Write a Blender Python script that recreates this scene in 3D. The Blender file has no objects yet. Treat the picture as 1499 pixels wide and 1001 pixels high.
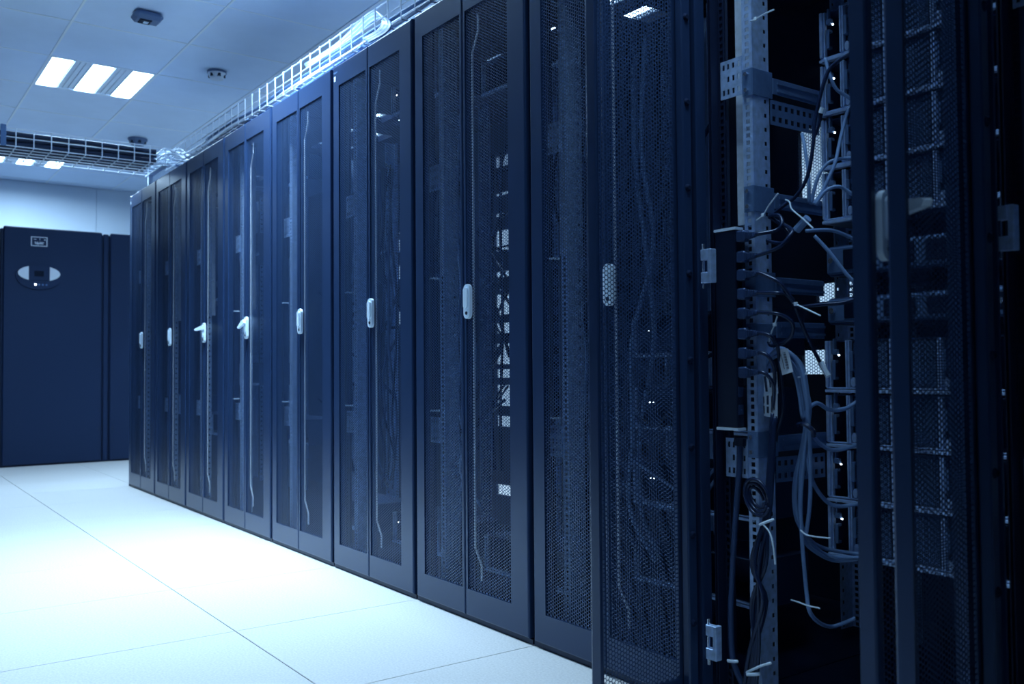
import bpy, bmesh, math, random
import numpy as np
from mathutils import Vector, Matrix
random.seed(7)
scn = bpy.context.scene
COL = scn.collection

# ------------------------------------------------------------------ camera
CAM = Vector((6.6508, -1.5597, 0.7722)); FPX = 1346.65
RX = Vector((0.58470, 0.81122, -0.00779)); UP = Vector((0.02914, -0.01141, 0.99951)); FW = Vector((-0.81073, 0.58464, 0.03032))
cd = bpy.data.cameras.new('camera'); cam = bpy.data.objects.new('camera', cd); COL.objects.link(cam)
cd.sensor_fit = 'HORIZONTAL'; cd.sensor_width = 36.0; cd.lens = FPX / 1499 * 36.0
m = Matrix((RX, UP, -FW)).transposed().to_4x4(); m.translation = CAM
cam.matrix_world = m
cd.clip_start = 0.02
cd.dof.use_dof = True; cd.dof.focus_distance = 2.7; cd.dof.aperture_fstop = 4.5
scn.camera = cam

# ------------------------------------------------------------------ world, exposure
w = bpy.data.worlds.new('world'); scn.world = w; w.use_nodes = True
w.node_tree.nodes['Background'].inputs[0].default_value = (0.02, 0.05, 0.13, 1)
w.node_tree.nodes['Background'].inputs[1].default_value = 0.02
vs = scn.view_settings
vs.view_transform = 'Standard'; vs.look = 'None'; vs.gamma = 1.0; vs.use_curve_mapping = False
vs.exposure = 0.0
scn.cycles.max_bounces = 8; scn.cycles.diffuse_bounces = 4; scn.cycles.glossy_bounces = 4
scn.cycles.transparent_max_bounces = 8
scn.cycles.sample_clamp_indirect = 6.0
TINT = (0.52, 0.77, 1.0)          # the cold blue of every lamp in the room
STRIP_GLOW = 14.0                  # the diffuser strips themselves
# louvred lamps throw most of their light downwards: watts per strip, by fixture
LIGHTS = [(-3.07, -0.565, 20.0), (-0.31, -0.565, 12.0), (2.45, -0.565, 29.0), (5.21, -0.565, 4.0),
          (-0.31, 1.37, 10.0), (2.45, 1.37, 18.0), (5.21, 1.37, 3.0)]
SPREAD = math.radians(112)

# ------------------------------------------------------------------ materials
def mat(name, col, rough=0.5, metal=0.0, emit=None, strength=0.0, noise=None, spec=0.5):
    m = bpy.data.materials.new(name); m.use_nodes = True
    nt = m.node_tree; b = nt.nodes['Principled BSDF']
    b.inputs['Base Color'].default_value = (*col, 1); b.inputs['Roughness'].default_value = rough
    b.inputs['Metallic'].default_value = metal; b.inputs['Specular IOR Level'].default_value = spec; b.inputs['Specular Tint'].default_value = (0.6, 0.76, 1, 1)
    if emit:
        b.inputs['Emission Color'].default_value = (*emit, 1); b.inputs['Emission Strength'].default_value = strength
    if noise:                     # (scale, amount, bump)
        tc = nt.nodes.new('ShaderNodeTexCoord'); n = nt.nodes.new('ShaderNodeTexNoise')
        n.inputs['Scale'].default_value = noise[0]; n.inputs['Detail'].default_value = 3
        nt.links.new(tc.outputs['Object'], n.inputs['Vector'])
        r = nt.nodes.new('ShaderNodeMapRange'); r.inputs[1].default_value = 0.3; r.inputs[2].default_value = 0.7
        r.inputs[3].default_value = 1 - noise[1]; r.inputs[4].default_value = 1 + noise[1]
        nt.links.new(n.outputs['Fac'], r.inputs[0])
        mx = nt.nodes.new('ShaderNodeMix'); mx.data_type = 'RGBA'; mx.blend_type = 'MULTIPLY'; mx.inputs[0].default_value = 1.0
        mx.inputs[6].default_value = (*col, 1); nt.links.new(r.outputs[0], mx.inputs[7])
        nt.links.new(mx.outputs[2], b.inputs['Base Color'])
        if noise[2]:
            bp = nt.nodes.new('ShaderNodeBump'); bp.inputs['Strength'].default_value = noise[2]; bp.inputs['Distance'].default_value = 0.001
            nt.links.new(n.outputs['Fac'], bp.inputs['Height']); nt.links.new(bp.outputs[0], b.inputs['Normal'])
    return m
M = dict(
    floor=mat('floor_vinyl', (0.665, 0.66, 0.65), 0.55, noise=(160, 0.10, 0.0), spec=0.3),
    joint=mat('floor_joint', (0.25, 0.32, 0.42), 0.8),
    ceil=mat('ceiling_metal', (0.66, 0.79, 0.98), 0.55, noise=(3, 0.04, 0), spec=0.3),
    grid=mat('ceiling_grid_paint', (0.80, 0.88, 0.96), 0.45),
    wall=mat('wall_paint', (0.66, 0.76, 0.86), 0.6, noise=(2, 0.03, 0)),
    wallwhite=mat('white_wall', (0.8, 0.84, 0.88), 0.7, noise=(2, 0.03, 0)),
    wallside=mat('bounce_cut_dark_wall', (0.03, 0.045, 0.08), 0.6, noise=(2, 0.03, 0)),  # unseen side walls, coloured dark to cut bounce light on the racks
    door=mat('powder_coat', (0.017, 0.038, 0.100), 0.30, noise=(500, 0.08, 0.08), spec=0.5),
    mesh=mat('perforated_coat', (0.030, 0.064, 0.155), 0.38, spec=0.55),
    frame=mat('frame_black', (0.006, 0.013, 0.042), 0.45, noise=(300, 0.1, 0)),
    ac=mat('cooler_coat', (0.010, 0.022, 0.062), 0.5, noise=(400, 0.08, 0.05), spec=0.3),
    galv=mat('galvanised_steel', (0.40, 0.57, 0.86), 0.42, 0.35, noise=(60, 0.18, 0)),
    steel=mat('painted_steel', (0.11, 0.20, 0.38), 0.42, 0.3, noise=(80, 0.08, 0)),
    rivet=mat('blackened_rivet', (0.008, 0.016, 0.045), 0.85, spec=0.1),
    pale=mat('passivated_plate', (0.62, 0.76, 0.95), 0.5, noise=(60, 0.12, 0)),
    zinc=mat('zinc_wire', (0.80, 0.88, 0.98), 0.35, 0.2),
    chrome=mat('chrome', (0.7, 0.78, 0.88), 0.18, 0.9),
    white=mat('white_plastic', (0.70, 0.85, 1.0), 0.35),
    silver=mat('silver_plastic', (0.66, 0.72, 0.8), 0.4, 0.2),
    paper=mat('paper_tag', (0.74, 0.87, 1.0), 0.7),
    ink=mat('print_ink', (0.03, 0.05, 0.1), 0.6),
    black=mat('black_plastic', (0.004, 0.009, 0.03), 0.4),
    cord=mat('black_rubber', (0.010, 0.020, 0.060), 0.25),
    greycord=mat('grey_cable', (0.17, 0.29, 0.52), 0.4),
    palecord=mat('pale_cable', (0.62, 0.70, 0.80), 0.4),
    darkcord=mat('dark_cable', (0.014, 0.024, 0.06), 0.45),
    equip=mat('equipment_steel', (0.03, 0.06, 0.15), 0.42, 0.2),
    detector=mat('detector_plastic', (0.10, 0.15, 0.26), 0.5),
    screen=mat('display_glass', (0.006, 0.01, 0.022), 0.2),
    lamp=mat('lamp_diffuser', (0.8, 0.9, 1), 0.5, emit=TINT, strength=STRIP_GLOW),
    lampdim=mat('lamp_diffuser_dimmed', (0.8, 0.9, 1), 0.5, emit=TINT, strength=0.8),
    led=mat('led', (1, 1, 1), 0.5, emit=(0.75, 0.9, 1), strength=9.0),
)

# ------------------------------------------------------------------ builders
class MB:
    def __init__(s): s.v = []; s.f = []
    def add(s, vs, fs):
        b = len(s.v); s.v += [tuple(p) for p in vs]; s.f += [tuple(i + b for i in q) for q in fs]; return s
    def box(s, x0, x1, y0, y1, z0, z1, c=0.0):
        if c <= 0:
            v = [(x, y, z) for z in (z0, z1) for y in (y0, y1) for x in (x0, x1)]
            return s.add(v, [(0, 2, 3, 1), (4, 5, 7, 6), (0, 1, 5, 4), (2, 6, 7, 3), (0, 4, 6, 2), (1, 3, 7, 5)])
        bm = bmesh.new(); bmesh.ops.create_cube(bm, size=1)
        for q in bm.verts: q.co = Vector(((x0 + x1) / 2 + q.co.x * (x1 - x0), (y0 + y1) / 2 + q.co.y * (y1 - y0), (z0 + z1) / 2 + q.co.z * (z1 - z0)))
        bmesh.ops.bevel(bm, geom=bm.edges[:], offset=c, segments=1, affect='EDGES', profile=0.5)
        bm.verts.index_update(); r = s.add([q.co[:] for q in bm.verts], [[q.index for q in f.verts] for f in bm.faces]); bm.free(); return r
    def tube(s, pts, r, n=6, smooth=True, steps=5):
        P = [Vector(p) for p in pts]
        if smooth and len(P) > 2:
            Q = []
            for i in range(len(P) - 1):
                a, b, c, d = P[max(i - 1, 0)], P[i], P[i + 1], P[min(i + 2, len(P) - 1)]
                for k in range(steps):
                    t = k / steps
                    Q.append(0.5 * ((2 * b) + (c - a) * t + (2 * a - 5 * b + 4 * c - d) * t * t + (3 * b - a - 3 * c + d) * t ** 3))
            P = Q + [P[-1]]
        T = [(P[min(i + 1, len(P) - 1)] - P[max(i - 1, 0)]).normalized() for i in range(len(P))]
        u = T[0].orthogonal().normalized(); vs = []
        for p, t in zip(P, T):
            u = (u - t * u.dot(t)); u = u.normalized() if u.length > 1e-6 else t.orthogonal().normalized(); b = t.cross(u)
            vs += [p + (u * math.cos(2 * math.pi * k / n) + b * math.sin(2 * math.pi * k / n)) * r for k in range(n)]
        L = len(P); fs = [(i * n + k, i * n + (k + 1) % n, (i + 1) * n + (k + 1) % n, (i + 1) * n + k) for i in range(L - 1) for k in range(n)]
        return s.add(vs, fs + [tuple(range(n))[::-1], tuple((L - 1) * n + k for k in range(n))])
    def prism(s, poly, axis, a, b):         # poly of 2-D points extruded along an axis
        def P(p, h): return {'x': (h, *p), 'y': (p[0], h, p[1]), 'z': (*p, h)}[axis]
        n = len(poly)
        return s.add([P(p, a) for p in poly] + [P(p, b) for p in poly],
                     [tuple(range(n))[::-1], tuple(range(n, 2 * n))] + [(i, (i + 1) % n, n + (i + 1) % n, n + i) for i in range(n)])
    def slab(s, q, t):                      # four corners given a thickness t
        q = [Vector(p) for p in q]; nrm = (q[1] - q[0]).cross(q[3] - q[0]).normalized() * t
        return s.add(q + [p + nrm for p in q], [(3, 2, 1, 0), (4, 5, 6, 7), (0, 1, 5, 4), (1, 2, 6, 5), (2, 3, 7, 6), (3, 0, 4, 7)])
    def plate(s, us, ws, hole, plane, h, t=0.002):
        """sheet with square holes: grid lines us x ws, hole(i,j) leaves a cell out; plane 'xz' at y=h or 'yz' at x=h"""
        P = (lambda a, c, d: (a, h + d, c)) if plane == 'xz' else (lambda a, c, d: (h + d, a, c))
        nu, nw = len(us), len(ws); keep = {(i, j) for i in range(nu - 1) for j in range(nw - 1) if not hole(i, j)}
        vs = [P(us[i], ws[j], d) for d in (0, t) for j in range(nw) for i in range(nu)]; N = nu * nw; fs = []
        for i, j in keep:
            a, b, c, d = j * nu + i, j * nu + i + 1, (j + 1) * nu + i + 1, (j + 1) * nu + i
            fs += [(a, b, c, d), (N + d, N + c, N + b, N + a)]
            for (e, g), nb in (((a, b), (i, j - 1)), ((b, c), (i + 1, j)), ((c, d), (i, j + 1)), ((d, a), (i - 1, j))):
                if nb not in keep: fs.append((e, N + e, N + g, g))
        return s.add(vs, fs)
    def mesh(s, name, smooth=False):
        me = bpy.data.meshes.new(name); me.from_pydata(s.v, [], s.f); me.update()
        if smooth: me.polygons.foreach_set('use_smooth', [True] * len(me.polygons))
        return me

def O(name, me, m, parent=None, loc=None, rz=0.0):
    if isinstance(me, MB): me = me.mesh(name)
    if m is not None and not me.materials: me.materials.append(M[m])
    o = bpy.data.objects.new(name, me); COL.objects.link(o)
    if parent is not None: o.parent = parent
    if loc: o.location = loc
    if rz: o.rotation_euler = (0, 0, rz)
    return o
def tag(o, label, cat, group=None):
    o['label'] = label; o['category'] = cat
    if group: o['group'] = group
    return o
def thing(name, label, cat, loc=(0, 0, 0), group=None, rz=0.0):
    o = bpy.data.objects.new(name, None); COL.objects.link(o); o.location = loc; o.rotation_euler = (0, 0, rz); o.empty_display_size = 0.1
    return tag(o, label, cat, group)
def structure(o): o['kind'] = 'structure'; return o
def cyl(cx, cy, z0, z1, r, n=24, r2=None):
    r2 = r if r2 is None else r2
    a = [(cx + r * math.cos(2 * math.pi * k / n), cy + r * math.sin(2 * math.pi * k / n), z0) for k in range(n)]
    b = [(cx + r2 * math.cos(2 * math.pi * k / n), cy + r2 * math.sin(2 * math.pi * k / n), z1) for k in range(n)]
    return MB().add(a + b, [tuple(range(n))[::-1], tuple(range(n, 2 * n))] + [(i, (i + 1) % n, n + (i + 1) % n, n + i) for i in range(n)])
def at(px, py, y):                          # the point at depth y seen at a photograph position
    d = FW + RX * ((px - 749.5) / FPX) - UP * ((py - 500.5) / FPX)
    return CAM + d * ((y - CAM.y) / d.y)

# ------------------------------------------------------------------ room
X0, X1, Y0, Y1, H = -3.9, 9.4, -3.0, 2.66, 2.75
T = 0.6546; TX, TY = 1.9545, -0.6146
fl = structure(O('floor', MB().box(X0, X1, Y0, Y1, -0.06, -0.02), 'joint'))
tile = MB().box(0.0013, T - 0.0013, 0.0013, T - 0.0013, -0.02, 0.0, 0.0012).mesh('floor_tile')
for i in range(-9, 12):
    for j in range(-4, 6):
        x, y = TX + i * T, TY + j * T
        if x + T > X0 + .02 and x < X1 and y + T > Y0 + .02 and y < Y1:
            if x < X0 or x + T > X1 or y < Y0 or y + T > Y1:
                o = O('floor_tile', MB().box(max(x, X0) + .0006, min(x + T, X1) - .0006, max(y, Y0) + .0006, min(y + T, Y1) - .0006, -.02, 0, .0008), 'floor', fl)
            else:
                o = O('floor_tile', tile, 'floor', fl, (x, y, 0))
CX, CY, CXO, CYO = 0.69, 0.645, 0.38, 0.08
ce = structure(O('ceiling', MB().box(X0, X1, Y0, Y1, H + 0.03, H + 0.08), 'joint'))
ctile = MB().box(0.003, CX - 0.003, 0.003, CY - 0.003, H, H + 0.03, 0.002).mesh('ceiling_tile')
def lit(x, y): return any(abs(x - a) < .1 and abs(y - b) < .1 for a, b, _ in LIGHTS)
xs = [CXO + i * CX for i in range(-7, 14)]; ys = [CYO + j * CY for j in range(-5, 5)]
for x in xs:
    for y in ys:
        if x + CX < X0 + .03 or x > X1 - .03 or y + CY < Y0 + .03 or y > Y1 - .03 or lit(x, y): continue
        if x < X0 or x + CX > X1 or y < Y0 or y + CY > Y1:
            O('ceiling_tile', MB().box(max(x, X0) + .003, min(x + CX, X1) - .003, max(y, Y0) + .003, min(y + CY, Y1) - .003, H, H + .03, .002), 'ceil', ce)
        else: O('ceiling_tile', ctile, 'ceil', ce, (x, y, 0))
for y in ys:
    if Y0 < y < Y1: O('grid_runner', MB().box(X0, X1, y - .006, y + .006, H - .004, H + .025), 'grid', ce)
for x in xs:
    if X0 < x < X1: O('grid_cross_bar', MB().box(x - .005, x + .005, Y0, Y1, H - .003, H + .024), 'grid', ce)
wb = structure(O('wall_back', MB().box(X0 - .1, X0, Y0 - .1, Y1 + .1, -.06, H + .08), 'wall'))
y = 0.571 - 3 * 1.2
while y < Y1:
    a, b = max(y, Y0) + .002, min(y + 1.2, Y1) - .002
    if b - a > .05: O('wall_panel', MB().box(X0, X0 + .012, a, b, 0.0, H - .002, .002), 'wall', wb)
    y += 1.2
structure(O('wall_left', MB().box(X0, X1, Y0 - .1, Y0, -.06, H + .08), 'wallside'))
structure(O('wall_right', MB().box(X0, X1, Y1, Y1 + .1, -.06, H + .08), 'wallwhite'))
structure(O('wall_front', MB().box(X1, X1 + .1, Y0 - .1, Y1 + .1, -.06, H + .08), 'wallside'))

# ------------------------------------------------------------------ ceiling lights and detectors
names = {0: 'recessed ceiling light at the far wall, seen through the cross cable tray', 1: 'recessed ceiling light with three glowing strips beside the motion sensor',
         2: 'recessed ceiling light over the middle of the rack row, above the picture', 3: 'dimmed ceiling light above the open rack, out of the picture',
         4: 'ceiling light over the rear aisle behind the far racks', 5: 'ceiling light over the rear aisle behind the middle racks', 6: 'ceiling light over the rear aisle behind the open rack'}
def glow(x0, x1, y0, y1, z0, z1):            # lamp strip glowing on its lower face, slightly bowed
    n = 6; poly = [(x0 + (x1 - x0) * k / n, z0 - .004 * math.sin(math.pi * k / n)) for k in range(n + 1)] + [(x1, z1), (x0, z1)]
    return poly
for k, (x, y, watt) in enumerate(LIGHTS):
    t = thing('ceiling_light', names[k], 'ceiling light', (x, y, H), 'ceiling lights')
    fr = MB()
    for a in ((0.004, CX - .004, .004, .018), (.004, CX - .004, CY - .018, CY - .004), (.004, .018, .018, CY - .018), (CX - .018, CX - .004, .018, CY - .018)):
        fr.box(*a, -.003, .029)
    O('light_frame', fr, 'grid', t)
    O('reflector', MB().box(.018, CX - .018, .018, CY - .018, .022, .028), 'grid', t)
    for c in (.080, CY / 2, CY - .080):
        O('glowing_strip', MB().prism([(a, b) for a, b in glow(c - .058, c + .058, 0, 0, .002, .012)], 'x', .024, CX - .024), 'lamp' if watt > 5 else 'lampdim', t)
        ld = bpy.data.lights.new('lamp_tube', 'AREA'); ld.shape = 'RECTANGLE'; ld.size = .63; ld.size_y = .11; ld.energy = watt; ld.color = TINT; ld.spread = SPREAD if k > 1 else math.radians(170 if k == 0 else 130)
        lo = bpy.data.objects.new('lamp_tube', ld); COL.objects.link(lo); lo.parent = t; lo.location = (CX / 2, c, -.006)
    for c in ((.138 + CY / 2 - .058) / 2, (CY - .138 + CY / 2 + .058) / 2):
        lv = MB()
        lv.box(.024, CX - .024, c - .060, c + .060, .004, .010)
        for q in range(4): lv.box(.024, CX - .024, c - .052 + q * .033, c - .047 + q * .033, -.003, .004)
        O('louvre', lv, 'grid', t)
t = thing('motion_sensor', 'dark rounded rectangular sensor box on the ceiling near the top edge', 'sensor', (1.43, -0.25, H))
O('sensor_body', MB().box(-.06, .06, -.075, .075, -.05, -.004, .018), 'detector', t)
O('sensor_lens', MB().box(-.035, .035, -.045, .02, -.056, -.048, .004), 'screen', t)
O('sensor_window', MB().box(-.015, .012, -.02, .005, -.0585, -.0545, .001), 'white', t)
def smoke(label, x, y, big):
    t = thing('smoke_detector', label, 'smoke detector', (x, y, H), 'round smoke detectors on the ceiling')
    O('mounting_base', cyl(0, 0, -.018, -.004, .062 * big), 'detector', t)
    O('sensing_head', cyl(0, 0, -.055, -.018, .042 * big, r2=.058 * big), 'silver' if big == 1 else 'detector', t)
    v = MB()
    for k in range(6):
        a = k * math.pi / 3; v.add(cyl(.043 * math.cos(a) * big, .043 * math.sin(a) * big, -.046, -.026, .013 * big, 8).v, cyl(0, 0, 0, 1, 1, 8).f)
    O('vent_slots', v, 'screen', t)
smoke('round smoke detector with dark vent slots right of the three-strip ceiling light', .67, .38, 1)
smoke('round flat detector on the ceiling above the end of the cross tray', -1.45, .40, 1.25)

# ------------------------------------------------------------------ air conditioner
t = thing('air_conditioner', 'tall dark blue computer room air conditioner with an oval control panel at the far end', 'air conditioner', (-1.95, -.555, 0))
O('cabinet', MB().box(-.9, -.028, 0, 1.9, .0, 1.985, .01), 'frame', t)
O('front_panel', MB().box(-.026, 0, .022, .785, .012, 2.0, .008), 'ac', t)
O('centre_strip', MB().box(-.026, -.008, .797, .838, .012, 1.99, .004), 'ac', t)
O('front_panel', MB().box(-.026, 0, .850, 1.62, .012, 2.0, .008), 'ac', t)
O('panel_return', MB().box(-.026, -.012, 1.63, 1.89, .012, 1.99, .006), 'ac', t)
O('screw', MB().prism([(.763 + .009 * math.cos(a), 1.74 + .009 * math.sin(a)) for a in np.linspace(0, 6.283, 9)[:-1]], 'x', 0, .003), 'black', t)
for yy, zz in ((.875, 1.74), (.763, .29), (.875, .29)):
    O('screw', MB().prism([(yy + .009 * math.cos(a), zz + .009 * math.sin(a)) for a in np.linspace(0, 6.283, 9)[:-1]], 'x', 0, .003), 'black', t)
bd = MB(); bx, bz, bw, bh = .225, 1.845, .125, .08
for q in ((bx, bx + bw, bz, bz + .006), (bx, bx + bw, bz + bh - .006, bz + bh), (bx, bx + .007, bz, bz + bh), (bx + bw - .007, bx + bw, bz, bz + bh)): bd.box(0, .003, *q)
bg = O('badge', bd, 'silver', t)
gl = MB()
for q in ((.03, .095, .019, .026), (.026, .055, .030, .035), (.062, .1, .031, .036), (.05, .055, .012, .03), (.075, .08, .02, .034), (.066, .069, .05, .066), (.1, .112, .052, .06), (.022, .04, .056, .06)):
    gl.box(0, .002, bx + q[0], bx + q[1], bz + q[2], bz + q[3])
O('badge_print', gl, 'silver', bg)
ey, ez, ea, eb = .288, 1.60, .172, .082
def ell(a, b, y0, y1, dz=0, n=32):
    up, dn = [], []
    for k in range(n + 1):
        yy = y0 + (y1 - y0) * k / n; hh = b * math.sqrt(max(0, 1 - (yy / a) ** 2)); up.append((ey + yy, ez + dz + hh)); dn.append((ey + yy, ez + dz - hh))
    return [p for k, p in enumerate(dn + up[::-1]) if k not in (0,) or True]
cp = O('control_panel', MB().prism([(ey + ea * math.cos(a), ez - .012 + .108 * math.sin(a)) for a in np.linspace(0, 2 * math.pi, 49)[:-1]], 'x', 0, .012), 'ac', t)
for s in (-1, 1):
    pts = [(ey + s * .16 * math.cos(a), ez + .014 + .066 * math.sin(a)) for a in np.linspace(-1.05, 1.05, 17)]
    O('silver_end', MB().prism(pts, 'x', .011, .018), 'silver', cp)
O('display_bezel', MB().box(.011, .0165, ey - .077, ey + .077, ez - .045, ez + .074, .002), 'ac', cp)
O('display', MB().box(.016, .0175, ey - .038, ey + .034, ez - .012, ez + .036), 'screen', cp)
for k in range(4):
    O('button', MB().box(.0115, .0155, ey - .035 + k * .028, ey - .022 + k * .028, ez - .086, ez - .074, .001), 'led' if k == 0 else 'steel', cp)

t2 = thing('air_conditioner', 'added dark cooling unit, mostly out of view, darkening reflections in the rack doors', 'air conditioner', (-1.95, -2.60, 0))  # added unit, mostly out of view, gives the rack doors something dark to reflect
for n_ in ('cabinet', 'front_panel', 'centre_strip', 'front_panel.001', 'panel_return'):
    o = bpy.data.objects[n_].copy(); COL.objects.link(o); o.parent = t2
t2.scale.y = 1.0

# ------------------------------------------------------------------ rack kit (local: x 0..W, y 0 = door face, +y = rear)
W = 0.6529; D = 1.02
def hexsheet():
    p = 0.0093; R = p / math.sqrt(3); ri = R * 0.76; nx, nz = 31, 196
    V, F = [], []; cs = [(math.cos(k * math.pi / 3), math.sin(k * math.pi / 3)) for k in range(6)]
    for i in range(nx):
        for j in range(nz):
            cx, cz = (i + .5) * 1.5 * R, (j + .5 + .5 * (i % 2)) * p; b = len(V)
            V += [(cx + R * c, 0, cz + R * s) for c, s in cs]
            if i in (0, nx - 1) or j in (0, nz - 1): F.append(tuple(range(b, b + 6))); continue
            V += [(cx + ri * c, 0, cz + ri * s) for c, s in cs]
            F += [(b + k, b + (k + 1) % 6, b + 6 + (k + 1) % 6, b + 6 + k) for k in range(6)]
    me = bpy.data.meshes.new('perforated_panel'); me.from_pydata(V, [], F); me.update(); me.materials.append(M['mesh']); return me, nx * 1.5 * R, nz * p
HEX, HW, HH = hexsheet()
Z0D, Z1D, ZM0, ZM1 = .016, 1.986, .098, 1.902
def leaf_frame(x0, x1, h0, h1):
    """pressed door leaf with one long opening; x0..x1 outer, h0..h1 opening"""
    def ring(xa, xb, za, zb, y): return [(xa, y, za), (xb, y, za), (xb, y, zb), (xa, y, zb)]
    rs = [ring(x0 + .006, x1 - .006, Z0D + .016, Z1D - .016, .03), ring(x0, x1, Z0D, Z1D, .03), ring(x0, x1, Z0D, Z1D, .005),
          ring(x0 + .0015, x1 - .0015, Z0D + .0015, Z1D - .0015, .0015), ring(x0 + .005, x1 - .005, Z0D + .005, Z1D - .005, 0),
          ring(h0, h1, ZM0, ZM1, 0), ring(h0, h1, ZM0, ZM1, .006), ring(x0 + .006, x1 - .006, Z0D + .016, Z1D - .016, .006)]
    b = MB(); b.v = [p for r in rs for p in r]
    for i in range(len(rs)):
        j = (i + 1) % len(rs)
        b.f += [(i * 4 + k, i * 4 + (k + 1) % 4, j * 4 + (k + 1) % 4, j * 4 + k) for k in range(4)]
    return b
def stiff(b, a, c): b.box(a, c, .008, .0295, Z0D + .03, Z1D - .03, .003); return b
LW = .299
LEFT = stiff(stiff(leaf_frame(0, LW, .053, .286), .018, .046), LW - .0125, LW - .0065).mesh('door')
RWd = .327
RIGHT = stiff(stiff(leaf_frame(-RWd, 0, -RWd + .014, -RWd + .244), -.075, -.02), -RWd + .0025, -RWd + .012).mesh('door')
for me in (LEFT, RIGHT): me.materials.append(M['door'])
hp = MB().prism([(.0175 * math.cos(a), (.036 if math.sin(a) > 0 else -.036) + .0175 * math.sin(a)) for a in np.linspace(0.02, 2 * math.pi - .02, 28)], 'y', -.011, 0)
hp.prism([(.011 * math.cos(a), (.033 if math.sin(a) > 0 else -.012) + .011 * math.sin(a)) for a in np.linspace(0.02, 2 * math.pi - .02, 20)], 'y', -.017, -.0105)
HANDLE = hp.mesh('handle')
LEVER_OUT = MB().prism([(-.044, -.007), (-.006, -.011), (.006, -.010), (.006, .010), (-.004, .011), (-.044, .004), (-.048, 0)], 'y', -.03, -.018).mesh('lever')
LOCK = MB().prism([(.0055 * math.cos(a), -.036 + .0055 * math.sin(a)) for a in np.linspace(0, 6.283, 13)[:-1]], 'y', -.0125, -.0108).mesh('keyhole')
ROD = MB().tube([(.035, .016, .13), (.035, .016, .175), (0, .016, .225), (0, .016, 1.765), (.035, .016, 1.83), (.035, .016, 1.88)], .0035, 6, smooth=False).mesh('lock_rod')
RIV = cyl(0, 0, 0, .005, .009, 12, .005).mesh('rivet')
SU = lambda n, pitch, z, s: [z] + [q for k in range(n) for q in (z + pitch * (k + .5) - s / 2, z + pitch * (k + .5) + s / 2)] + [z + n * pitch]
railz = SU(118, .01587, .06, .0095)
def rail_mesh(mirror):
    b = MB(); f = (lambda a: W - a) if mirror else (lambda a: a)
    b.plate(sorted([f(.073), f(.082), f(.0925), f(.102)]), railz, lambda i, j: i == 1 and j % 2 == 1, 'xz', .060)
    b.plate([.060, .098, .107, .115], railz, lambda i, j: i == 1 and j % 4 == 1, 'yz', f(.102) - (.002 if not mirror else 0))
    return b.mesh('mounting_rail')
RAILL, RAILR = rail_mesh(0), rail_mesh(1)
STRIP = MB().plate([.006, .010, .019, .023], railz, lambda i, j: i == 1 and j % 2 == 1, 'xz', .058, .0015).mesh('hole_strip')
def brk(z0, n=3):
    us = [.012, .018, .0245, .031, .0375, .046, .0525, .061, .0675, .0735]; ws = SU(3, .029, z0, .0125)
    return MB().plate(us, ws, lambda i, j: i in (1, 3, 5, 7) and j % 2 == 1 and not (i == 1 and j == 3), 'xz', .0575, .002)
BR1, BR2 = brk(1.386).mesh('bracket_plate'), brk(.528).mesh('bracket_plate')
PLATE = MB().box(.022, .068, .098, .101, 1.10, 1.95).box(.022, .025, .101, .16, 1.10, 1.95).mesh('side_panel_profile')
REARPL = MB().box(.03, .10, .70, .703, .25, 1.92).mesh('side_panel_profile')
POST = MB().box(0.002, .005, .034, .075, .03, 1.97).box(.005, .02, .066, .075, .03, 1.97).mesh('corner_post')
POSTB = MB().box(0.002, .010, D - .06, D - .022, .03, 1.97).mesh('corner_post')
def topmesh():
    us = [.002, .09, .24, .40, .56, W - .002]; ws = [.034, .43, .52, .56, .68, D]
    return MB().add(*plate_h(us, ws, lambda i, j: (i in (1, 3)) and j in (1, 3))).mesh('top_panel')
def plate_h(us, ws, hole):
    p = MB().plate(us, ws, hole, 'xz', 0, .03)
    return [(x, z, 1.97 + y) for x, y, z in p.v], p.f
TOP = topmesh()
PLINTH = MB().box(.004, W - .004, .008, D, 0, .014).box(.002, W - .002, .034, D, .014, .03).mesh('plinth')
HINGE = MB().box(.010, .030, -.016, -.002, -.0375, -.0135, .001).box(.010, .030, -.016, -.002, .0135, .0375, .001).box(.030, .040, -.016, .003, -.0375, .0375, .001).mesh('hinge')
PIN = MB().tube([(.016, -.012, -.05), (.016, -.012, .05)], .0028, 8, False).mesh('hinge_pin')
for me, k in ((HANDLE, 'white'), (LEVER_OUT, 'white'), (LOCK, 'black'), (ROD, 'zinc'), (RIV, 'rivet'), (RAILL, 'galv'), (RAILR, 'galv'), (STRIP, 'frame'), (BR1, 'galv'), (BR2, 'galv'),
              (PLATE, 'pale'), (REARPL, 'steel'), (POST, 'frame'), (POSTB, 'frame'), (TOP, 'frame'), (PLINTH, 'frame'), (HINGE, 'galv'), (PIN, 'chrome')): me.materials.append(M[k])

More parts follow.
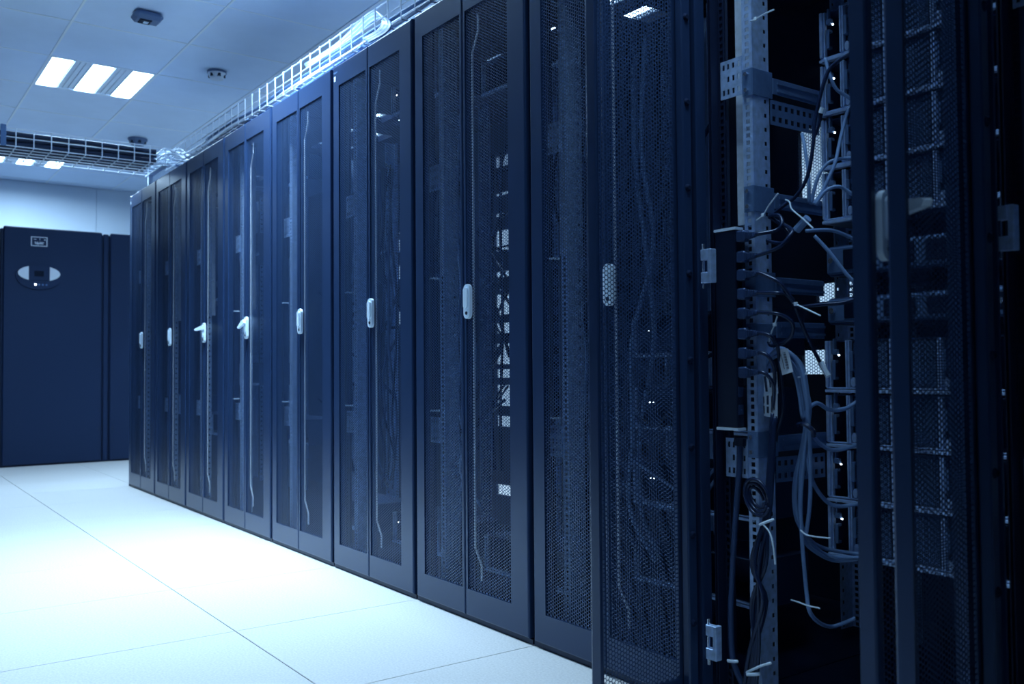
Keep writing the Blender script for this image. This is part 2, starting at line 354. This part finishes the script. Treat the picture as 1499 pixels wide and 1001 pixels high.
def rear_door(parent, wins):
    us = sorted({.004, W - .004} | {a for q in wins for a in q[:2]}); ws = sorted({.02, 1.97} | {a for q in wins for a in q[2:]})
    def hole(i, j):
        cu, cw = (us[i] + us[i + 1]) / 2, (ws[j] + ws[j + 1]) / 2
        return any(q[0] < cu < q[1] and q[2] < cw < q[3] for q in wins)
    d = O('rear_door', MB().plate(us, ws, hole, 'xz', D - .018, .016), 'frame', parent)
    for a, b, c, e in wins:
        p = 0.0105; g = MB(); R = p / math.sqrt(3); cs = [(math.cos(k * math.pi / 3), math.sin(k * math.pi / 3)) for k in range(6)]
        for i in range(int((b - a) / (1.5 * R)) + 2):
            for j in range(int((e - c) / p) + 2):
                cx, cz = a + i * 1.5 * R, c + (j + .5 * (i % 2)) * p; n = len(g.v)
                if cx - R > b + .01 or cz - R > e + .01: continue
                g.v += [(cx + R * q * s_, D - .019, cz + R * q2 * s_) for s_ in (1, .80) for q, q2 in cs]
                g.f += [(n + k, n + (k + 1) % 6, n + 6 + (k + 1) % 6, n + 6 + k) for k in range(6)]
        O('rear_light_vent', g, 'mesh', d)

ORD = ['first rack at the far end', 'second rack from the far end', 'third rack from the far end', 'fourth rack from the far end',
       'fifth rack from the far end', 'sixth rack from the far end', 'seventh rack from the far end', 'eighth rack from the far end',
       'open ninth rack', 'dark tenth rack']
RL = ['dark blue mesh-door server rack at the far end of the row', 'dark mesh-door server rack, second from the far end, lamp glare on its top corner',
      'dark mesh-door server rack, third from the far end, white lever handle swung out', 'dark mesh-door server rack, fourth from the far end, lever handle slightly open',
      'dark mesh-door server rack, fifth from the far end, handle closed', 'dark mesh-door server rack, sixth from the far end, small sticker at its top left',
      'dark mesh-door server rack, seventh from the far end, crossing the middle of the picture', 'dark mesh-door server rack half hidden behind an open mesh door',
      'open server rack with both mesh doors swung out and cables hanging inside', 'unlit server rack beside the open rack, one mesh door swung out']
ANG = {8: (90.6, 88.5), 9: (86.8, 0.0)}
V1, V2, V3 = ((1.56, 1.60), (1.46, 1.53), (1.30, 1.38), (1.04, 1.15), (.92, .97)), ((1.31, 1.45), (1.21, 1.28), (1.02, 1.13), (.93, .99), (.84, .90), (.71, .81), (.57, .68)), \
    ((1.76, 1.815), (1.62, 1.635), (1.52, 1.535), (1.35, 1.45), (1.22, 1.25), (1.04, 1.14), (.95, 1.0), (.80, .90), (.735, .775), (.60, .70), (.50, .55), (.17, .22))
WINS = {3: [(.006, .10, a, b) for a, b in V1] + [(.585, .648, a, b) for a, b in V2], 4: [(.345, .48, a, b) for a, b in V3] + [(.006, .06, a, b) for a, b in V2], 7: [(.17, .285, 1.30, 1.56), (.17, .285, .75, .83), (.23, .38, .985, 1.045)]}  # openings shaped and placed so rear-aisle light shows as bright patches
racks = []
for k in range(10):
    t = thing('server_rack', RL[k], 'server rack', (k * W, 0, 0), 'server racks in one row'); racks.append(t)
    la, ra = ANG.get(k, (0, 0))
    O('plinth', PLINTH, None, t); O('top_panel', TOP, None, t)
    for me, mir in ((POST, 0), (POST, 1), (POSTB, 0), (POSTB, 1)):
        o = O('corner_post', me, None, t)
        if mir: o.scale.x = -1; o.location.x = W
    O('mounting_rail', RAILL, None, t); O('mounting_rail', RAILR, None, t)
    for me in (RAILL, RAILR):
        o = O('mounting_rail', me, None, t); o.scale.y = -1; o.location.y = .755
    O('hole_strip', STRIP, None, t)
    for me in (BR1, BR2): O('bracket_plate', me, None, t)
    O('cable_panel', PLATE, None, t)
    if k < 8: O('rear_cable_panel', REARPL, None, t)
    rear_door(t, WINS.get(k, []))
    if k == 0: O('end_panel', MB().box(-.012, .0, .004, D, .0, 1.995), 'door', t)
    # left leaf
    d = O('door', LEFT, None, t, (-.008, -.032, 0) if la else (.012, 0, 0), -math.radians(la))
    o = O('perforated_panel', HEX, None, d, (.053 - (HW - .233) / 2, .004, ZM0 - (HH - 1.804) / 2))
    if la:
        for z in (.22, .41, .60, .79, .98, 1.17, 1.36, 1.55, 1.74):
            o = O('rivet', RIV, None, d, (.032, .0295, z)); o.rotation_euler = (-math.pi / 2, 0, 0)
        for z in (.169, 1.0, 1.83):
            h = O('hinge', HINGE, None, t, (0, 0, z)); O('hinge_pin', PIN, None, h)
    if k in (0, 5):
        O('sticker', MB().box(.012, .026, -.001, 0, 1.925, 1.945), 'paper', d)
        O('sticker', MB().box(.006, .040, -.0008, 0, 1.956, 1.962), 'steel', d)
    # right leaf
    d = O('door', RIGHT, None, t, (W - .012, 0, 0), math.radians(ra))
    O('perforated_panel', HEX, None, d, (-RWd + .014 - (HW - .23) / 2, .004, ZM0 - (HH - 1.804) / 2))
    O('lock_rod', ROD, None, d, (-RWd + .033, .0, 0))
    hx = -RWd + .032
    h = O('handle', HANDLE, None, d, (hx, 0, .985))
    O('keyhole', LOCK, None, d, (hx, 0, .985))
    if k in (2, 3, 8):
        lv = O('lever', LEVER_OUT, None, d, (hx, 0, 1.012))
        if k == 8: lv.scale = (1.5, 1.2, 1.1)
        lv.rotation_euler = (0, 0, math.radians({2: 38, 3: 18, 8: 65}[k])); lv.rotation_euler.y = math.radians(-12 if k == 2 else -35 if k == 3 else 0)

# ------------------------------------------------------------------ power strips in every rack
pz0, pz1 = .634, 1.086
PB = MB().box(.010, .068, .0, .024, pz0 + .006, pz1 - .006, .002).mesh('strip_body')
PC = MB().box(.008, .070, -.001, .026, 0, .006).mesh('end_cap')
PS = MB().box(.0675, .0695, .004, .020, -.011, .011, .0005).mesh('outlet')
PB.materials.append(M['black']); PC.materials.append(M['white']); PS.materials.append(M['equip'])
SOCK = [1.064, 1.018, .978, .936, .893, .848, .805, .763, .72, .68]
for k in range(3, 9):
    t = thing('power_strip', 'black vertical power strip with pale end caps inside the ' + ORD[k].split(',')[0], 'power strip', (k * W, .0325, 0), 'power strips in the racks')
    O('strip_body', PB, None, t); O('end_cap', PC, None, t, (0, 0, pz0)); O('end_cap', PC, None, t, (0, 0, pz1 - .006))
    if k >= 7:
        for z in SOCK: O('outlet', PS, None, t, (0, 0, z))

# ------------------------------------------------------------------ chassis units
def chassis_meshes(w, h, d):
    g = {}
    sh = MB().box(0, w, .004, d, 0, .003).box(0, w, .004, d, h - .003, h).box(0, .002, .004, d, .003, h - .003).box(w - .002, w, .004, d, .003, h - .003).box(.002, w - .002, d - .003, d, .003, h - .003)
    g['shell'] = (sh, 'equip')
    g['lip'] = (MB().box(0, w, -.012, .004, 0, .007, .001).box(0, w, -.006, .004, .009, .012, .0005), 'galv')
    g['ear'] = (MB().box(0, .007, -.010, .004, .012, h - .001, .001).box(.008, .012, -.004, .004, .012, h - .001), 'galv')
    return g
CHW, CHH, CHD = .445, .121, .20
CG = {k: (mb.mesh(k), m_) for k, (mb, m_) in chassis_meshes(CHW, CHH, CHD).items()}
def meshfront(w, h):
    p = .0052; R = p / math.sqrt(3); g = MB(); cs = [(math.cos(k * math.pi / 3), math.sin(k * math.pi / 3)) for k in range(6)]
    for i in range(int(w / (1.5 * R))):
        for j in range(int(h / p)):
            cx, cz = (i + .66) * 1.5 * R, (j + .5 + .5 * (i % 2)) * p; n = len(g.v)
            g.v += [(cx + R * a * s_, 0, cz + R * b * s_) for s_ in (1, .62) for a, b in cs]
            g.f += [(n + k, n + (k + 1) % 6, n + 6 + (k + 1) % 6, n + 6 + k) for k in range(6)]
    return g
MF = meshfront(.088, CHH - .02).mesh('mesh_front')
BARM = MB().box(0, .004, -.012, .004, .012, CHH - .001, .001).box(.005, .009, -.010, .004, .012, CHH - .001, .001).mesh('divider_bar')
LATCH = MB().box(.003, .016, -.008, .003, .018, .03, .001).box(.005, .009, -.006, .003, .03, .055).mesh('latch')
HAND = MB().box(0, .008, -.012, -.008, .05, .095, .001).box(0, .008, -.009, .002, .05, .056).box(0, .008, -.009, .002, .089, .095).mesh('pull_handle')
TABS = MB().prism([(.006 * math.cos(a), .024 + .011 * math.sin(a)) for a in np.linspace(0, 6.283, 13)[:-1]], 'y', -.006, -.002).mesh('release_tab')
LEDM = MB().box(0, .003, -.002, .001, 0, .003).mesh('status_light')
for me, k in ((MF, 'steel'), (BARM, 'galv'), (LATCH, 'steel'), (HAND, 'steel'), (TABS, 'galv'), (LEDM, 'led')): me.materials.append(M[k])
def chassis(label, x, y, z, group, detail=True, leds=((.03, .085),)):
    t = thing('module_chassis', label, 'server chassis', (x, y, z), group)
    for k in ('shell', 'lip', 'ear'): O(k, CG[k][0], CG[k][1], t)
    for c in ((0.055, .165, .275, .385) if detail else (.165, .33)):
        O('divider_bar', BARM, None, t, (c, 0, 0))
    if detail:
        for c in (.068, .178, .288):
            o = O('mesh_front', MF, None, t, (c, .001, .014)); O('release_tab', TABS, None, t, (c + .003, 0, 0))
            O('pull_handle', HAND, None, t, (c - .002, 0, 0))
        O('latch', LATCH, None, t, (.014, 0, .07)); O('pull_handle', HAND, None, t, (.018, .003, -.02))
    for a, b in leds: O('status_light', LEDM, None, t, (a, 0, b))
    return t
low = ['topmost', 'second', 'third', 'lowest']
for i, z in enumerate((.714, .588, .462, .336)):
    chassis(f'steel module chassis in the open rack, {low[i]} of the lower stack of four', 8 * W + .108, .305, z, 'module chassis in the open rack')
for i, z in enumerate((1.49, 1.362, 1.234, 1.108)):
    chassis(f'steel module chassis in the open rack, {low[i]} of the upper stack of four', 8 * W + .108, .305, z, 'module chassis in the open rack')
for i, z in enumerate((.805, .60, .385, .165)):
    chassis(f'dim chassis with paired lights behind the open door mesh, {low[i]} of four', 7 * W + .108, .30, z, 'chassis in the eighth rack', False, ((.064, .075), (.078, .075)))
for k, zs in ((0, (.5, 1.3)), (1, (.4, 1.2)), (2, (.7, 1.4)), (3, (.42, 1.70)), (4, (.09,)), (5, (.09, 1.80)), (6, (.09, 1.72))):
    for i, z in enumerate(zs):
        chassis(('lower' if i == 0 and len(zs) > 1 else 'single low' if i == 0 else 'upper') + ' dim server chassis behind the mesh of the ' + ORD[k], k * W + .108, .22, z, 'chassis behind the closed doors', False, ((.03, .08),) if k in (3, 4, 5) else ())

for n_, p_ in (('upper', at(1490, 268, .055)), ('lower', at(1490, 660, .055))):
    chassis(f'unlit {n_} chassis inside the dark tenth rack', 9 * W + .108, .06, p_.z, 'chassis in the tenth rack', False, ())
# flat servers on slide rails in the open rack
for lab, z, h in (('flat dark server at chest height in the open rack, over the other', .985, .070), ('flat dark server in the open rack, just over the lower chassis stack', .872, .062)):
    t = thing('rack_server', lab, 'server', (8 * W + .112, .31, z), 'flat servers in the open rack')
    O('server_case', MB().box(0, .43, 0, .33, 0, h, .003), 'equip', t)
    O('front_bezel', MB().box(.003, .427, -.014, 0, .004, h - .004, .004), 'steel', t)
    O('side_rail', MB().box(-.004, 0, .01, .33, h * .3, h * .75, .001), 'galv', t)
    for c in (.05, .15, .25, .35): O('drive_bay', MB().box(c, c + .075, -.018, -.014, .012, h - .012, .002), 'black', t)
    for c in (.02, .405): O('thumb_screw', MB().prism([(c + .007 * math.cos(a), h / 2 + .007 * math.sin(a)) for a in np.linspace(0, 6.283, 11)[:-1]], 'y', -.022, -.014), 'chrome', t)
# slide rails with mounting tabs
for i, (z0, z1, lab) in enumerate(((1.378, 1.438, 'topmost'), (1.118, 1.176, 'second from the top'), (.93, .985, 'third from the top'), (.845, .87, 'fourth from the top'), (.575, .632, 'lowest'))):
    t = thing('slide_rail', f'grey steel slide rail inside the open rack, {lab} of five', 'slide rail', (8 * W + .1025, 0, 0), 'slide rails in the open rack')
    O('mounting_tab', MB().box(0, .002, .056, .125, z0, z1, .0006).box(-.026, .0, .0555, .0575, z0, z1), 'steel', t)
    zc = (z0 + z1) / 2
    O('rail_bar', MB().box(0, .003, .125, .30, zc - .018, zc + .018, .001).box(.003, .0055, .14, .30, zc - .012, zc - .006).box(.003, .0055, .14, .30, zc + .006, zc + .012), 'steel', t)
    if i in (0, 4):
        ws = SU(2, .028, z0 - .058, .012)
        O('perforated_support', MB().plate(SU(8, .022, .118, .012), ws, lambda a, b: a % 2 == 1 and b % 2 == 1, 'yz', 0, .002), 'steel', t)
    for z in (z0 + .012, z1 - .012):
        O('bolt', MB().prism([(-.014 + .005 * math.cos(a), z + .005 * math.sin(a)) for a in np.linspace(0, 6.283, 9)[:-1]], 'y', .050, .0555), 'chrome', t)

# ------------------------------------------------------------------ cords plugged into the open rack's power strip
PX = 8 * W + .0697
PLUG = MB().box(0, .022, -.0105, .0105, -.0125, .0125, .003)
for q in range(5): PLUG.box(.022 + q * .005, .0255 + q * .005, -.008 + q * .0006, .008 - q * .0006, -.008 + q * .0006, .008 - q * .0006, .001)
PLUG.tube([(.02, 0, 0), (.049, 0, 0)], .0048, 8, False)
PLUG = PLUG.mesh('plug'); PLUG.materials.append(M['equip'])
cordpts = [
    [(1136, 337, .07), (1145, 327, .08), (1140, 315, .09), (1126, 317, .095), (1134, 322, .10), (1150, 335, .11), (1154, 348, .10), (1144, 356, .10), (1114, 350, .10)],
    [(1140, 362, .06), (1152, 350, .07), (1160, 338, .085), (1150, 330, .10), (1130, 318, .11), (1146, 302, .125), (1166, 286, .14), (1182, 258, .15), (1190, 215, .16), (1194, 170, .17), (1210, 110, .18), (1226, 90, .19), (1250, 76, .2)],
    [(1140, 413, .055), (1152, 428, .07), (1160, 438, .085), (1164, 447, .1), (1176, 480, .12), (1190, 510, .15), (1201, 531, .18)],
    [(1138, 429, .05), (1150, 431, .07), (1160, 441, .085), (1166, 449, .1), (1200, 446, .14), (1235, 443, .17), (1263, 434, .20)],
    [(1137, 459, .055), (1152, 465, .07), (1161, 476, .08), (1158, 492, .09), (1146, 502, .09), (1130, 506, .09), (1125, 500, .09)],
    [(1128, 492, .05), (1135, 502, .07), (1139, 510, .08), (1144, 560, .1), (1146, 600, .11), (1136, 640, .12), (1134, 700, .12)],
    [(1124, 521, .05), (1132, 534, .06), (1134, 552, .075), (1134, 600, .1), (1132, 680, .11), (1128, 760, .12)],
    [(1123, 549, .05), (1131, 560, .06), (1133, 574, .07), (1130, 620, .09), (1126, 700, .1), (1122, 765, .11)]]
ordn = ['topmost', 'second from the top', 'third from the top', 'fourth from the top', 'fifth from the top', 'sixth from the top', 'seventh from the top', 'lowest']
for i, pts in enumerate(cordpts):
    z = SOCK[i]; t = thing('mains_lead', f'black mains lead plugged into the open rack power strip, {ordn[i]} of eight', 'mains lead', (PX, .0445, z), 'power cords in the open rack')
    O('plug', PLUG, None, t)
    P = [Vector((.046, 0, 0)), Vector((.056, .001, 0))] + [at(*p) - Vector((PX, .0445, z)) for p in pts]
    O('cable', MB().tube(P, .0042, 8).mesh('cable', True), 'cord', t)
    if i == 2:
        e = P[-1]; O('cable_end', MB().tube([e, e + Vector((.02, .0, -.03))], .0065, 8, False), 'white', t)

# grey looped bundle with tags
t = thing('cable_bundle', 'thick looped bundle of grey data cables with white paper tags in the open rack', 'cable bundle', (0, 0, 0))
rr = random.Random(3)
ends = [[(1182, 600), (1196, 590), (1215, 600), (1240, 597), (1264, 580)], [(1186, 628), (1196, 645), (1216, 658), (1242, 655), (1266, 645)],
        [(1181, 650), (1188, 700), (1208, 732), (1230, 741), (1264, 735)], [(1172, 700), (1174, 770), (1198, 805), (1225, 815), (1266, 816)],
        [(1168, 690), (1165, 740), (1180, 782), (1205, 802), (1264, 812)], [(1176, 680), (1172, 750), (1180, 860), (1188, 900), (1215, 917), (1252, 905)],
        [(1186, 660), (1186, 730), (1181, 775), (1178, 785)], [(1164, 700), (1164, 750), (1174, 778), (1184, 800), (1220, 820), (1262, 818)]]
for i, e in enumerate(ends):
    o = (i - 3.5) * 1.9; jd = rr.uniform(-.012, .012)
    arc = [(1113 + .4 * o + 3, 560, .10), (1118 + o * .8, 536 - o, .105), (1136 + o * .3, 516 - o * .9, .11), (1152 + o * .6, 521 - o * .7, .115), (1168 + o, 540 - o * .4, .12), (1176 + o * .9, 575, .125), (1180 + o * .7, 612, .13)]
    n = len(e); tail = [(x, y, .135 + (.15 if x > 1190 else .02) * (q / (n - 1))) for q, (x, y) in enumerate(e)]
    P = [at(a, b, c + jd) for a, b, c in arc] + [at(a, b, c + jd) for a, b, c in tail]
    O('cable', MB().tube(P, .0046, 8).mesh('cable', True), 'greycord', t)
O('fabric_tie', MB().tube([at(1168, 622, .118), at(1178, 621, .108), at(1190, 630, .112), at(1191, 638, .12)], .0055, 6), 'cord', t)
def tie(parent, pts, r=.0018): return O('cable_tie', MB().tube([at(*p) for p in pts], r, 6, True, 4), 'white', parent)
def papertag(parent, q, y, lines):
    P = [at(a, b, y) for a, b in q]
    g = O('paper_tag', MB().slab(P, .0008), 'paper', parent); pr = MB()
    for (a0, a1, b0, b1) in lines:
        def L(u, v): return P[0].lerp(P[1], u).lerp(P[3].lerp(P[2], u), v) + Vector((0, -.0008, 0))
        pr.slab([L(a0, b0), L(a1, b0), L(a1, b1), L(a0, b1)], .0003)
    O('tag_print', pr, 'ink', g)
bars = [(.5 + (.03 if k % 3 else 0), .75, .15 + k * .055, .15 + k * .055 + (.03 if k % 2 else .018)) for k in range(13)]
papertag(t, [(1137, 512), (1153, 510), (1161, 544), (1145, 549)], .085, bars + [(.3, .34, .2, .8)])
papertag(t, [(1113, 549), (1137, 544), (1139, 576), (1117, 576)], .082, [(.2, .35, .1, .9), (.5, .6, .2, .7)])
papertag(t, [(1113, 576), (1138, 573), (1138, 612), (1114, 608)], .080, [(.15, .24, .15, .45), (.15, .24, .55, .9), (.38, .5, .12, .5), (.38, .5, .58, .85), (.64, .72, .15, .8), (.8, .85, .2, .7)])
tie(t, [(1168, 552, .11), (1176, 550, .11), (1183, 543, .11)]); tie(t, [(1172, 776, .115), (1181, 783, .11), (1198, 786, .11), (1216, 788, .11)])

# upper grey cables
t = thing('cable_bundle', 'loose grey cables rising past the bright mesh window of the open rack', 'cable bundle', (0, 0, 0))
for P in ([(1184, 297, .16), (1184, 260, .17), (1178, 215, .18), (1174, 196, .2)], [(1187, 299, .165), (1195, 266, .18), (1205, 246, .2), (1222, 234, .22), (1262, 230, .26)],
          [(1191, 299, .165), (1205, 278, .18), (1222, 240, .2), (1230, 205, .22), (1240, 165, .24), (1246, 158, .25)], [(1194, 300, .165), (1208, 280, .18), (1226, 273, .2), (1240, 279, .22), (1260, 294, .24)],
          [(1180, 338, .14), (1215, 337, .2), (1240, 345, .24), (1262, 357, .27)], [(1192, 345, .14), (1215, 370, .16), (1240, 402, .18), (1262, 422, .2)],
          [(1208, 85, .2), (1214, 108, .2), (1224, 130, .21), (1240, 141, .23), (1258, 152, .25)]):
    O('cable', MB().tube([at(*p) for p in P], .004, 8).mesh('cable', True), 'greycord', t)
O('connector', MB().tube([at(1203, 166, .2), at(1206, 158, .2)], .008, 8, False), 'white', t)
O('cable', MB().tube([at(1203, 166, .2), at(1199, 182, .2), at(1193, 200, .2)], .003, 8).mesh('cable', True), 'cord', t)
O('connector_sleeve', MB().tube([at(1166, 337, .12), at(1174, 328, .12), at(1183, 319, .12)], .009, 10), 'greycord', t)
tie(t, [(1150, 292, .12), (1156, 296, .115), (1159, 306, .11), (1175, 320, .11), (1190, 334, .11)])

# black cords
t = thing('cable_bundle', 'tangle of black cords hanging down the open rack with a coil', 'cable bundle', (0, 0, 0))
for i in range(9):
    a = rr.uniform(-9, 9); s = rr.uniform(-10, 10)
    P = [(1132 + a * .3, 605 + i * 4, .055), (1127 + a * .5, 690, .050), (1122 + a * .5, 755, .046), (1112 + s * 1.3, 825, .030 + i * .0025), (1110 - s * 1.3, 880, .028 + i * .0025), (1102 + a, 950, .032), (1094 + a * 1.4, 1010, .034)]
    O('cord', MB().tube([at(*p) for p in P], .0042, 7).mesh('cord', True), 'cord', t)
for i in range(3):
    c = [(1108 + (17 - 4 * i) * math.cos(q) + 6 * math.sin(q), 728 + (27 - 6 * i) * math.sin(q), .036 + .003 * i + .0015 * q) for q in np.linspace(.6, 6.6, 14)]
    O('coil', MB().tube([at(*p) for p in c], .004, 7).mesh('coil', True), 'cord', t)
tie(t, [(1112, 768, .030), (1122, 764, .028), (1133, 760, .034)], .003); tie(t, [(1116, 766, .028), (1127, 780, .026), (1132, 800, .026), (1135, 826, .028)])
tie(t, [(1093, 984, .030), (1104, 979, .026), (1116, 974, .026), (1129, 970, .030)], .0028); tie(t, [(1094, 987, .028), (1104, 987, .026), (1112, 986, .030)], .004)
tie(t, [(1158, 878, .1), (1168, 881, .1), (1185, 887, .1), (1200, 890, .1)])
t = thing('mains_lead', 'thick feed cable running down below the open rack power strip', 'mains lead', (0, 0, 0), 'power cords in the open rack')
O('plug', MB().tube([at(1084, 640, .05), at(1083, 652, .05)], .014, 10, False), 'black', t)
O('cable', MB().tube([at(*p) for p in ((1083, 650, .05), (1082, 690, .05), (1076, 770, .05), (1072, 840, .05), (1070, 900, .05), (1073, 965, .05), (1088, 1004, .06))], .0068, 8).mesh('cable', True), 'equip', t)
tie(t, [(1066, 967, .045), (1075, 968, .04), (1080, 968, .045)], .004)
# loose ties on the rail
for lab, P in (('white cable tie sticking out of the rail at the top of the open rack', [(1099, 31, .055), (1106, 28, .05), (1118, 21, .05), (1133, 14, .05)]),
               ('white cable tie standing up over the looped power cords', [(1108, 322, .06), (1117, 315, .06), (1126, 300, .06), (1139, 283, .06)]),
               ('white cable tie trailing across the flat servers', [(1160, 443, .085), (1165, 445, .085), (1182, 453, .09), (1201, 462, .09)]),
               ('white cable tie between the fifth and sixth power cords', [(1138, 463, .075), (1134, 475, .075), (1128, 490, .075), (1126, 500, .08)])):
    o = MB().tube([at(*p) for p in P], .0017, 6, True, 4); h = at(P[1][0], P[1][1], P[1][2]); o.box(h.x - .004, h.x + .004, h.y - .003, h.y + .003, h.z - .004, h.z + .004, .001)
    tag(O('cable_tie', o, 'white'), lab, 'cable tie', 'loose cable ties in the open rack')

# ------------------------------------------------------------------ cables inside the closed racks
for k in (3, 4, 5, 6, 7, 9):
    t = thing('cable_bundle', 'dark cables hanging behind the mesh of the ' + ORD[k], 'cable bundle', (k * W, 0, 0), 'cables behind the closed doors')
    q = random.Random(20 + k)
    for i in range(7):
        x = q.uniform(.40, .53); y0 = q.uniform(.46, .54) if k == 3 else q.uniform(.28, .36)
        if k == 7: y0 = q.uniform(.10, .2); x = q.uniform(.2, .5)
        P = [(x + q.uniform(-.05, .05), y0 + q.uniform(-.03, .03), z) for z in (1.66, 1.35, 1.1, .85, .6, .4, .27)]
        O('cable', MB().tube(P, q.uniform(.004, .008), 6).mesh('cable', True), q.choice(['cord', 'equip', 'greycord']), t)
    for i in range(6 if k != 5 else 2):
        z = q.uniform(.4, 1.4); x = q.uniform(.12, .3); y0 = .46 if k == 3 else .30 if k != 7 else .14
        P = [(x, y0, z), (x + .08, y0 + .05, z - .06), (x + .17, y0 + .06, z - q.uniform(-.02, .1)), (x + .25, y0 + .1, z + q.uniform(-.1, .12))]
        O('cable', MB().tube(P, q.uniform(.004, .007), 6).mesh('cable', True), q.choice(['cord', 'cord', 'greycord']), t)

for k, xa, xb in ((4, .30, .56), (3, .50, .64), (3, .02, .14)):
    t = thing('cable_bundle', 'black cables crossing bright rear vents, ' + ('seen in the fifth rack' if xa == .30 else 'seen close to the fifth rack' if xa == .5 else 'seen close to the third rack'), 'cable bundle', (k * W, 0, 0), 'cables before the rear vents')
    q = random.Random(int(xa * 100))
    for i in range(16):
        z = q.uniform(.5, 1.75); y0 = q.uniform(.90, .97); dz = q.uniform(-.28, .28)
        O('cable', MB().tube([(xa, y0, z + dz), ((xa * 2 + xb) / 3, y0 + .01, z + dz * .5 + q.uniform(-.03, .03)), ((xa + 2 * xb) / 3, y0, z), (xb, y0 - .01, z - dz * q.uniform(.1, .6))], q.uniform(.004, .009), 6).mesh('cable', True), 'cord', t)
    for i in range(4):
        x = q.uniform(xa, xb)
        O('cable', MB().tube([(x + q.uniform(-.02, .02), .93, z) for z in (1.8, 1.4, 1.0, .6, .3)], .007, 6).mesh('cable', True), 'cord', t)

# ------------------------------------------------------------------ wire cable trays
def tray(name, label, a0, a1, b0, b1, z0, z1, axis, pitch):
    """basket along axis from a0 to a1, b0..b1 across"""
    P = (lambda a, b, z: (a, b, z)) if axis == 'x' else (lambda a, b, z: (b, a, z))
    t = thing(name, label, 'cable tray'); r = .0034
    for b, z in [(b0, z1), (b0, (z0 + z1) / 2), (b0, z0), (b1, z1), (b1, (z0 + z1) / 2), (b1, z0)] + [(b0 + (b1 - b0) * q / 5, z0) for q in range(1, 5)]:
        O('long_wire', MB().tube([P(a0, b, z), P(a1, b, z)], r, 6, False), 'zinc', t)
    me = MB().tube([P(0, b0 - .004, z1 + .004), P(0, b0 - .004, z0 - .004), P(0, b1 + .004, z0 - .004), P(0, b1 + .004, z1 + .004)], r, 6, False).mesh('cross_wire')
    me.materials.append(M['zinc'])
    n = int((a1 - a0) / pitch)
    for i in range(n + 1):
        O('cross_wire', me, None, t, P(a0 + .03 + i * (a1 - a0 - .06) / n, 0, 0))
    return t
TR = tray('cable_tray', 'silver wire basket tray running along the tops of the rack row', .42, 6.5, .125, .42, 2.105, 2.21, 'x', .105)
for k in range(1, 10):
    O('tray_foot', MB().box(k * W + .0 - .015, k * W + .015, .12, .425, 2.094, 2.0985).box(k * W - .012, k * W + .012, .20, .23, 2.0, 2.094).box(k * W - .012, k * W + .012, .34, .37, 2.0, 2.094), 'galv', TR)
TC = tray('cable_tray', 'silver wire basket tray crossing the aisle, packed with dark cables', -2.98, .10, .20, .61, 2.105, 2.21, 'y', .094)
O('tray_foot', MB().box(.235, .265, .055, .085, 2.0, 2.0985, .002).box(.19, .61, .05, .09, 2.094, 2.0985), 'white', TC)
O('coupler', MB().box(.613, .622, -.86, -.83, 2.10, 2.225, .002), 'steel', TC)
O('wall_bracket', MB().box(.19, .62, -3.0, -2.96, 2.06, 2.098), 'steel', TC)
t = thing('cable_bundle', 'dark cables packed in the tray that crosses the aisle', 'cable bundle')
q = random.Random(5)
for i in range(18):
    c, rw = i % 6, i // 6; x = .58 - c * .062; z = 2.126 + rw * .029
    P = [(x + q.uniform(-.006, .006), yy, z + q.uniform(-.003, .003)) for yy in np.linspace(-2.95, .02, 9)]
    O('cable', MB().tube(P, .0145, 7, True, 2).mesh('cable', True), 'darkcord', t)
t = thing('cable_bundle', 'pale cables turning from the crossing tray into the row tray', 'cable bundle')
for i in range(12):
    x = .575 - (i % 6) * .055; z = 2.122 + (i // 6) * .03; y1 = .16 + (i % 6) * .035
    P = [(x, .02, z), (x + .01, .07, z + .015 + q.uniform(0, .05)), (x + .05, y1 - .02, z + .03 + q.uniform(0, .05)), (x + .16, y1, z + .01), (.95, y1, z), (1.15, y1, z)]
    O('cable', MB().tube(P, .0065, 7).mesh('cable', True), 'palecord', t)
t = thing('cable_bundle', 'grey cables lying along the basket tray above the racks', 'cable bundle')
for i in range(14):
    y0 = .15 + (i % 7) * .035; z = 2.122 + (i // 7) * .026
    P = [(x, y0 + q.uniform(-.008, .008), z + q.uniform(-.005, .008)) for x in np.linspace(1.22, 6.3, 14)]
    O('cable', MB().tube(P, .009, 6, True, 3).mesh('cable', True), 'greycord' if i % 4 else 'palecord', t)
t = thing('cable_bundle', 'pale cable bundle arching out of the row tray down behind the rack top', 'cable bundle')
for i in range(9):
    d = (i - 4) * 1.5
    P = [at(448 + d * .3, 97 + d * .5, .20), at(490 + d * .3, 71 + d * .6, .19), at(520 + d * .4, 47 + d, .18), at(541 + d * .5, 27 + d, .165), at(557 + d, 22 + d * .8, .15), at(566 + d, 34 + d * .3, .125), at(558 + d, 47 + d * .3, .10), at(536 + d * .8, 59 + d * .4, .085)]
    O('cable', MB().tube(P, .0036, 7).mesh('cable', True), 'palecord' if i % 3 == 1 else 'greycord', t)
